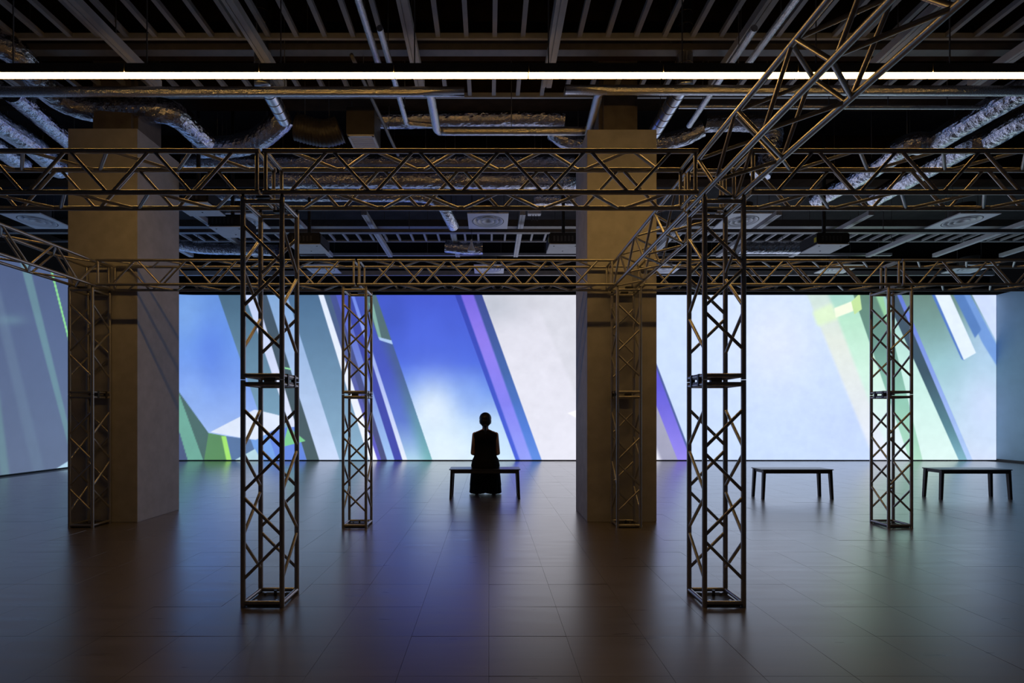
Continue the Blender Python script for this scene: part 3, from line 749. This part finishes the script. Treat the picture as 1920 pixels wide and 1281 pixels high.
# ------------------------------------------------------------------ ceiling diffusers, projectors, small fittings
def lathe(bm, prof, n=40, c=(0, 0, 0)):
    rows = []
    for r, z in prof: rows.append([bm.verts.new((c[0]+r*math.cos(2*math.pi*k/n), c[1]+r*math.sin(2*math.pi*k/n), c[2]+z)) for k in range(n)])
    for a, b in zip(rows[:-1], rows[1:]):
        for k in range(n): bm.faces.new((a[k], a[(k+1)%n], b[(k+1)%n], b[k]))
    return rows
_dm = {}
def diffuser(x, y, z, label):
    t = empty('air_diffuser', (x, y, z), label, 'air vent', 'square air diffusers')
    if not _dm:
        bm = bmesh.new(); n = 48; h = .375
        # square plate with a round opening
        inner = [bm.verts.new((.30*math.cos(2*math.pi*k/n), .30*math.sin(2*math.pi*k/n), 0)) for k in range(n)]
        outer = []
        for k in range(n):
            a = 2*math.pi*k/n; cx, sy = math.cos(a), math.sin(a); q = h/max(abs(cx), abs(sy)); outer.append(bm.verts.new((cx*q, sy*q, 0)))
        top = [bm.verts.new((v.co.x, v.co.y, .02)) for v in outer]
        neck = [bm.verts.new((v.co.x, v.co.y, .06)) for v in inner]
        for k in range(n):
            j = (k+1) % n
            bm.faces.new((inner[k], inner[j], outer[j], outer[k])); bm.faces.new((outer[k], outer[j], top[j], top[k]))
            bm.faces.new((inner[k], inner[j], neck[j], neck[k]))
        bm.faces.new(neck)
        _dm['plate'] = mesh_from_bm('plate', bm, M['white_plate'])
        for nm, r0, r1, dz in (('outer_cone', .285, .215, .0), ('middle_cone', .20, .13, -.004), ('inner_cone', .115, .02, -.008)):
            bm = bmesh.new(); lathe(bm, [(r0, dz), (r0-.006, dz-.004), (r1, .045+dz), (r1, .05+dz), (r0, dz+.004), (r0, dz)], 48)
            _dm[nm] = mesh_from_bm(nm, bm, M['white_plate'], True)
        bm = bmesh.new(); rows = lathe(bm, [(.2, .06), (.2, .3)], 32); bm.faces.new(rows[1]); _dm['neck_duct'] = mesh_from_bm('neck_duct', bm, M['conduit'], True)
    for k, me in _dm.items(): link(k, me, t)
    for sx in (-.3, .3): tube('hanger_rod', (sx, 0, .02), (sx, 0, SLAB-z), .005, M['conduit'], t, 6)
for x, lab in ((-8.5, 'square air diffuser near the left edge, above the leftmost overhead truss'), (-4.65, 'square air diffuser partly hidden behind the projector at the near left tower'),
               (-0.02, 'square air diffuser just above centre, over the seated person'), (4.75, 'square air diffuser behind the top of the near right tower'), (8.9, 'square air diffuser at the upper right, fully in view')):
    diffuser(x, 9.49, 4.93, lab)
for x, lab in ((-4.2, 'farther air diffuser seen through the far truss left of the seated person'), (0.0, 'farther air diffuser seen through the far truss above the seated person'), (4.4, 'farther air diffuser seen through the truss beside the right column'),
               (8.8, 'farther air diffuser seen through the far truss left of the rightmost tower'), (12.1, 'farther air diffuser seen through the far truss at the right edge')):
    diffuser(x, 12.7, 4.96, lab)

def projector(x, y, z, label, w=.54, d=.5, h=.2):
    t = empty('ceiling_projector', (x, y, z), label, 'projector', 'ceiling projectors')
    box('body', (-w/2, -d/2, .012), (w/2, d/2, h), M['black'], t, bevel=.02)
    box('bottom_plate', (-w/2+.005, -d/2+.005, 0), (w/2-.005, d/2-.005, .012), M['grey_plate'], t, bevel=.003)
    for bx, by in ((-.18, -.15), (.18, -.15), (.0, .1)): tube('foot', (bx, by, -.004), (bx, by, 0), .012, M['black'], t, 10)
    ln = tube('lens', (w*.1, d/2-.01, h*.5), (w*.1, d/2+.09, h*.5), .06, M['black'], t, 20)
    tube('lens_glass', (w*.1, d/2+.088, h*.5), (w*.1, d/2+.093, h*.5), .05, M['glass'], t, 20)
    box('warning_sticker', (-w/2-.001, -d/2+.03, .05), (-w/2+.001, -d/2+.09, .13), M['yellow'], t)
    for k in range(6): box('vent_slot', (-.2+.06*k, -d/2-.002, .05), (-.17+.06*k, -d/2+.002, .14), M['steel_dark'], t)
    box('bracket', (-.12, -.1, h), (.12, .1, h+.03), M['black'], t)
    tube('pole', (0, 0, h+.03), (0, 0, SLAB-z), .028, M['black'], t, 12)
    for k in range(3): tube('knuckle', (-.08+.08*k, .06, h+.03), (-.08+.08*k, .06, h+.09), .014, M['black'], t, 8)
projector(5.68, 8.55, 4.10, 'black ceiling projector right of the near right tower, pale underside lit')
projector(-3.05, 8.55, 4.10, 'black ceiling projector just right of the near left tower')
projector(1.26, 8.55, 4.10, 'black ceiling projector half hidden behind the right column')
projector(-4.12, 8.1, 4.22, 'black ceiling projector seen through the near left tower')
projector(-4.18, 7.25, 4.24, 'ceiling projector between the left column and the near left tower')

t = empty('cone_pendant', P(884, 470, 9.9), 'small pale cone pendant above the seated person', 'pendant')
bm = bmesh.new(); lathe(bm, [(.002, .22), (.012, .22), (.02, .16), (.055, .06), (.08, 0), (.076, -.012), (.05, -.02), (.001, -.022)], 28)
link('shade', mesh_from_bm('shade', bm, M['white_plate'], True), t)
tube('cord', (0, 0, .2), (0, 0, SLAB-t.location.z), .004, M['black'], t, 6)
t = empty('ceiling_sensor_box', P(1002, 403, 9.3), 'small white box hung left of the right column top', 'box')
box('casing', (-.12, -.06, 0), (.12, .06, .09), M['white_plate'], t, bevel=.006)
tube('hanger_rod', (0, 0, .09), (0, 0, SLAB-t.location.z), .006, M['conduit'], t, 6)
for k in range(3): tube('cable_end', (-.05+.05*k, 0, -.10), (-.05+.05*k, 0, 0), .006, M['black'], t, 6)

# ------------------------------------------------------------------ benches
def bench(x0, x1, y0, y1, label):
    t = empty('bench', ((x0+x1)/2, (y0+y1)/2, 0), label, 'bench', 'low black benches')
    hw, hd = (x1-x0)/2, (y1-y0)/2; zt = .455
    for sx in (-1, 1):
        for sy in (-1, 1):
            bm = bmesh.new(); a = []
            for z, off, w in ((0, .0, .018), (zt-.004, -.022, .022)):
                cx, cy = sx*(hw - .016 + off), sy*(hd - .016 + off*.4)
                a.append([bm.verts.new((cx+dx*w, cy+dy*w, z)) for dx, dy in ((-1,-1),(1,-1),(1,1),(-1,1))])
            for k in range(4): bm.faces.new((a[0][k], a[0][(k+1)%4], a[1][(k+1)%4], a[1][k]))
            bm.faces.new(a[0]); bm.faces.new(a[1])
            link('leg', mesh_from_bm('leg', bm, M['wood_black']), t)
    for sy in (-1, 1): box('apron', (-hw+.05, sy*(hd-.036), zt-.064), (hw-.05, sy*(hd-.006), zt-.012), M['wood_black'], t, bevel=.003)
    for sx in (-1, 1): box('end_apron', (sx*(hw-.062), -hd+.03, zt-.056), (sx*(hw-.028), hd-.03, zt-.012), M['wood_black'], t, bevel=.003)
    box('seat', (-hw-.008, -hd-.004, zt-.014), (hw+.008, hd+.004, zt), M['seat'], t, bevel=.006)
bench(-.605, .475, 7.70, 8.08, 'low black bench carrying the seated person')
bench(4.165, 5.25, 7.68, 8.0, 'empty black bench left of the rightmost truss tower')
bench(6.865, 7.955, 7.66, 7.99, 'empty black bench nearest the right wall')

# ------------------------------------------------------------------ the seated person
def ell(bm, c, r, n=20, rot=None):
    mtx = Matrix.Translation(Vector(c)) @ ((rot or Matrix.Identity(4))) @ Matrix.Diagonal((*r, 1))
    bmesh.ops.create_uvsphere(bm, u_segments=n, v_segments=n*2//3, radius=1, matrix=mtx)
def cap(bm, p, q, r0, r1, n=14):
    p = Vector(p); q = Vector(q); d = q - p
    rot = d.to_track_quat('Z', 'Y').to_matrix().to_4x4()
    bmesh.ops.create_cone(bm, cap_ends=True, segments=n, radius1=r0, radius2=r1, depth=d.length, matrix=Matrix.Translation((p+q)/2) @ rot)
    ell(bm, p, (r0,)*3, n); ell(bm, q, (r1,)*3, n)
def remesh(name, bm, m, voxel, smooth_it=6, parent=None):
    me = bpy.data.meshes.new(name + '_raw'); bm.to_mesh(me); bm.free()
    o = bpy.data.objects.new(name + '_raw', me); C.objects.link(o)
    md = o.modifiers.new('r', 'REMESH'); md.mode = 'VOXEL'; md.voxel_size = voxel
    ms = o.modifiers.new('s', 'SMOOTH'); ms.factor = .5; ms.iterations = smooth_it
    dg = bpy.context.evaluated_depsgraph_get()
    out = bpy.data.meshes.new_from_object(o.evaluated_get(dg)); out.name = name
    bpy.data.objects.remove(o); bpy.data.meshes.remove(me)
    out.materials.clear(); out.materials.append(m)
    for p in out.polygons: p.use_smooth = True
    return link(name, out, parent)
px_, py_ = -0.058, 7.90
per = empty('person', (px_, py_, 0), 'person in black sleeveless top and wide black trousers seated on a bench, back turned', 'person')
SZ = .455
bm = bmesh.new()
# head: cranium, jaw, nose, ears
ell(bm, (0, .008, 1.232), (.080, .090, .085)); ell(bm, (0, .035, 1.175), (.064, .066, .072))
ell(bm, (0, .062, 1.128), (.028, .026, .022)); ell(bm, (0, .104, 1.185), (.011, .016, .022)); ell(bm, (0, .098, 1.205), (.008, .01, .025))
ell(bm, (0, .094, 1.153), (.022, .010, .008))
for sx in (-1, 1): ell(bm, (sx*.084, .010, 1.190), (.012, .018, .030))
cap(bm, (0, -.012, 1.02), (0, .002, 1.14), .050, .047)
# trunk
ell(bm, (0, .0, .90), (.145, .095, .135)); ell(bm, (0, .0, .74), (.125, .09, .15)); ell(bm, (0, .0, .575), (.165, .115, .115))
cap(bm, (-.12, -.005, .985), (.12, -.005, .985), .048, .048)
cap(bm, (-.10, -.012, 1.0), (0, -.012, 1.04), .04, .045); cap(bm, (.10, -.012, 1.0), (0, -.012, 1.04), .04, .045)
for sx in (-1, 1):
    sh, el, wr = Vector((sx*.163, -.005, .975)), Vector((sx*.198, .0, .690)), Vector((sx*.075, .205, .625))
    cap(bm, sh, el, .044, .034); cap(bm, el, wr, .034, .023)
    # hand lying on the thigh: palm, four fingers, thumb
    pd = Vector((-sx*.35, .93, -.05)).normalized()
    side = pd.cross(Vector((0, 0, 1))).normalized()
    pc = wr + pd*.05
    cap(bm, wr + pd*.01, pc + pd*.03 + side*.0, .022, .026); ell(bm, pc + pd*.012 + side*.014, (.024, .034, .015)); ell(bm, pc + pd*.012 - side*.014, (.024, .034, .015))
    for k, (off, ln) in enumerate(((-.027, .060), (-.009, .072), (.009, .068), (.027, .054))):
        a = pc + pd*.045 + side*off; b = a + pd*ln*.5 + Vector((0, 0, .004)); c = b + pd*ln*.42 + Vector((0, 0, -.018))
        cap(bm, a - pd*.015, b, .0092, .0086, 8); cap(bm, b, c, .0086, .0074, 8)
    ts = -side if (side.x*sx) > 0 else side
    a = pc - pd*.02 + ts*.024; b = a + pd*.035 + ts*.02; c = b + pd*.03 + ts*.002
    cap(bm, a, b, .012, .010, 8); cap(bm, b, c, .010, .0085, 8)
    hip, kn, an = Vector((sx*.085, .02, .55)), Vector((sx*.115, .40, .525)), Vector((sx*.125, .37, .085))
    cap(bm, hip, kn, .078, .056); cap(bm, kn, an, .052, .034); cap(bm, an - Vector((0, .02, .045)), an + Vector((sx*.015, .15, -.058)), .034, .024)
remesh('body', bm, M['skin'], .0055, 4, per)
# eyes, brows
for sx in (-1, 1):
    o = link('eye', None, per)
    bm = bmesh.new(); ell(bm, (sx*.028, .083, 1.207), (.011, .010, .009), 12); o2 = mesh_from_bm('eye', bm, M['eye'], True); bpy.data.objects.remove(o)
    e = link('eye', o2, per)
    bm = bmesh.new(); ell(bm, (sx*.028, .0915, 1.207), (.0055, .003, .0055), 10); link('pupil', mesh_from_bm('pupil', bm, M['black'], True), e)
    bm = bmesh.new(); ell(bm, (sx*.028, .092, 1.224), (.016, .005, .003), 10); link('eyebrow', mesh_from_bm('eyebrow', bm, M['hair'], True), per)
    bm = bmesh.new(); lathe(bm, [(.0045, 0), (.008, .004), (.0045, .008), (.003, .004), (.0045, 0)], 12, (sx*.090, .004, 1.152)); link('earring', mesh_from_bm('earring', bm, M['earring'], True), per)
# hair: cap drawn to a low knot with a tail
bm = bmesh.new()
ell(bm, (0, -.008, 1.232), (.096, .104, .097)); ell(bm, (0, -.030, 1.190), (.094, .084, .085)); ell(bm, (0, -.050, 1.140), (.062, .05, .05))
ell(bm, (0, -.082, 1.118), (.032, .028, .034)); cap(bm, (0, -.085, 1.11), (0, -.088, 1.02), .022, .016); cap(bm, (0, -.088, 1.02), (0, -.092, .97), .016, .006)
# cut the face free
geom = bm.verts[:] + bm.edges[:] + bm.faces[:]
hair = remesh('hair', bm, M['hair'], .006, 3, per)
bm = bmesh.new(); bm.from_mesh(hair.data)
kill = [v for v in bm.verts if v.co.y > .052 and v.co.z < 1.272 or (v.co.y > .02 and v.co.z < 1.20)]
bmesh.ops.delete(bm, geom=kill, context='VERTS'); bm.to_mesh(hair.data); bm.free()
# sleeveless top
def loft(name, rings, m, parent, n=48, wob=0.0, seed=2, close=(False, False)):
    rr = random.Random(seed); ph = [rr.uniform(0, 6.28) for _ in range(4)]
    bm = bmesh.new(); rows = []
    for (z, cx, cy, hw, hd, e) in rings:
        row = []
        for k in range(n):
            a = 2*math.pi*k/n; c, si = math.cos(a), math.sin(a)
            q = 1 + wob*(math.sin(7*a+ph[0]+z*5)*.6 + math.sin(13*a+ph[1]-z*9)*.4)
            x = math.copysign(abs(c)**(2/e), c)*hw*q; y = math.copysign(abs(si)**(2/e), si)*hd*q
            row.append(bm.verts.new((cx+x, cy+y, z)))
        rows.append(row)
    for a, b in zip(rows[:-1], rows[1:]):
        for k in range(n): bm.faces.new((a[k], a[(k+1)%n], b[(k+1)%n], b[k]))
    if close[0]: bm.faces.new(rows[0])
    if close[1]: bm.faces.new(rows[-1])
    return link(name, mesh_from_bm(name, bm, m, True), parent)
loft('sleeveless_top', [(.462, 0, .03, .222, .165, 2.3), (.50, 0, .02, .225, .16, 2.2), (.56, 0, .015, .212, .15, 2.2), (.62, 0, .01, .186, .135, 2.2), (.68, 0, .005, .165, .120, 2.2),
     (.75, 0, 0, .162, .117, 2.2), (.83, 0, 0, .168, .118, 2.3), (.90, 0, 0, .178, .118, 2.4), (.955, 0, -.003, .188, .108, 2.6), (.985, 0, -.005, .190, .092, 2.6),
     (1.005, 0, -.008, .172, .078, 2.3), (1.022, 0, -.010, .130, .070, 2.1), (1.040, 0, -.010, .088, .064, 2.0), (1.052, 0, -.010, .062, .058, 2.0)], M['cloth'], per, wob=.012)
# wide trousers
bm = bmesh.new()
ell(bm, (0, .0, .56), (.205, .14, .105))
for sx in (-1, 1):
    cap(bm, (sx*.095, .03, .55), (sx*.125, .37, .53), .095, .088)
    cap(bm, (sx*.125, .36, .52), (sx*.130, .33, .14), .100, .125)
    bmesh.ops.create_cone(bm, cap_ends=True, segments=28, radius1=.138, radius2=.118, depth=.30, matrix=Matrix.Translation((sx*.130, .325, .165)) @ Matrix.Diagonal((.92, .95, 1, 1)))
cap(bm, (0, .35, .50), (0, .33, .14), .085, .10); bmesh.ops.create_cone(bm, cap_ends=True, segments=20, radius1=.105, radius2=.09, depth=.22, matrix=Matrix.Translation((0, .325, .135)))
# keep only what lies on or before the bench seat
tr = remesh('trousers', bm, M['cloth'], .009, 5, per)
for v in tr.data.vertices:
    a = math.atan2(v.co.y - .32, v.co.x - math.copysign(.13, v.co.x))
    if v.co.z < .45:
        k = (0.45 - v.co.z)/.45
        f = 1 + .05*k*math.sin(9*a) + .03*k*math.sin(17*a + 1)
        cx = math.copysign(.13, v.co.x); v.co.x = cx + (v.co.x-cx)*f; v.co.y = .32 + (v.co.y-.32)*f
    if v.co.y < .185 and v.co.z < SZ + .003: v.co.z = SZ + .003 if v.co.z > .40 else v.co.z
    v.co.z = max(v.co.z, .006)
for sx in (-1, 1):
    bm = bmesh.new(); ell(bm, (sx*.14, .47, .03), (.045, .11, .032)); 
    for v in bm.verts: v.co.z = max(v.co.z, .002)
    link('shoe', mesh_from_bm('shoe', bm, M['black'], True), per)
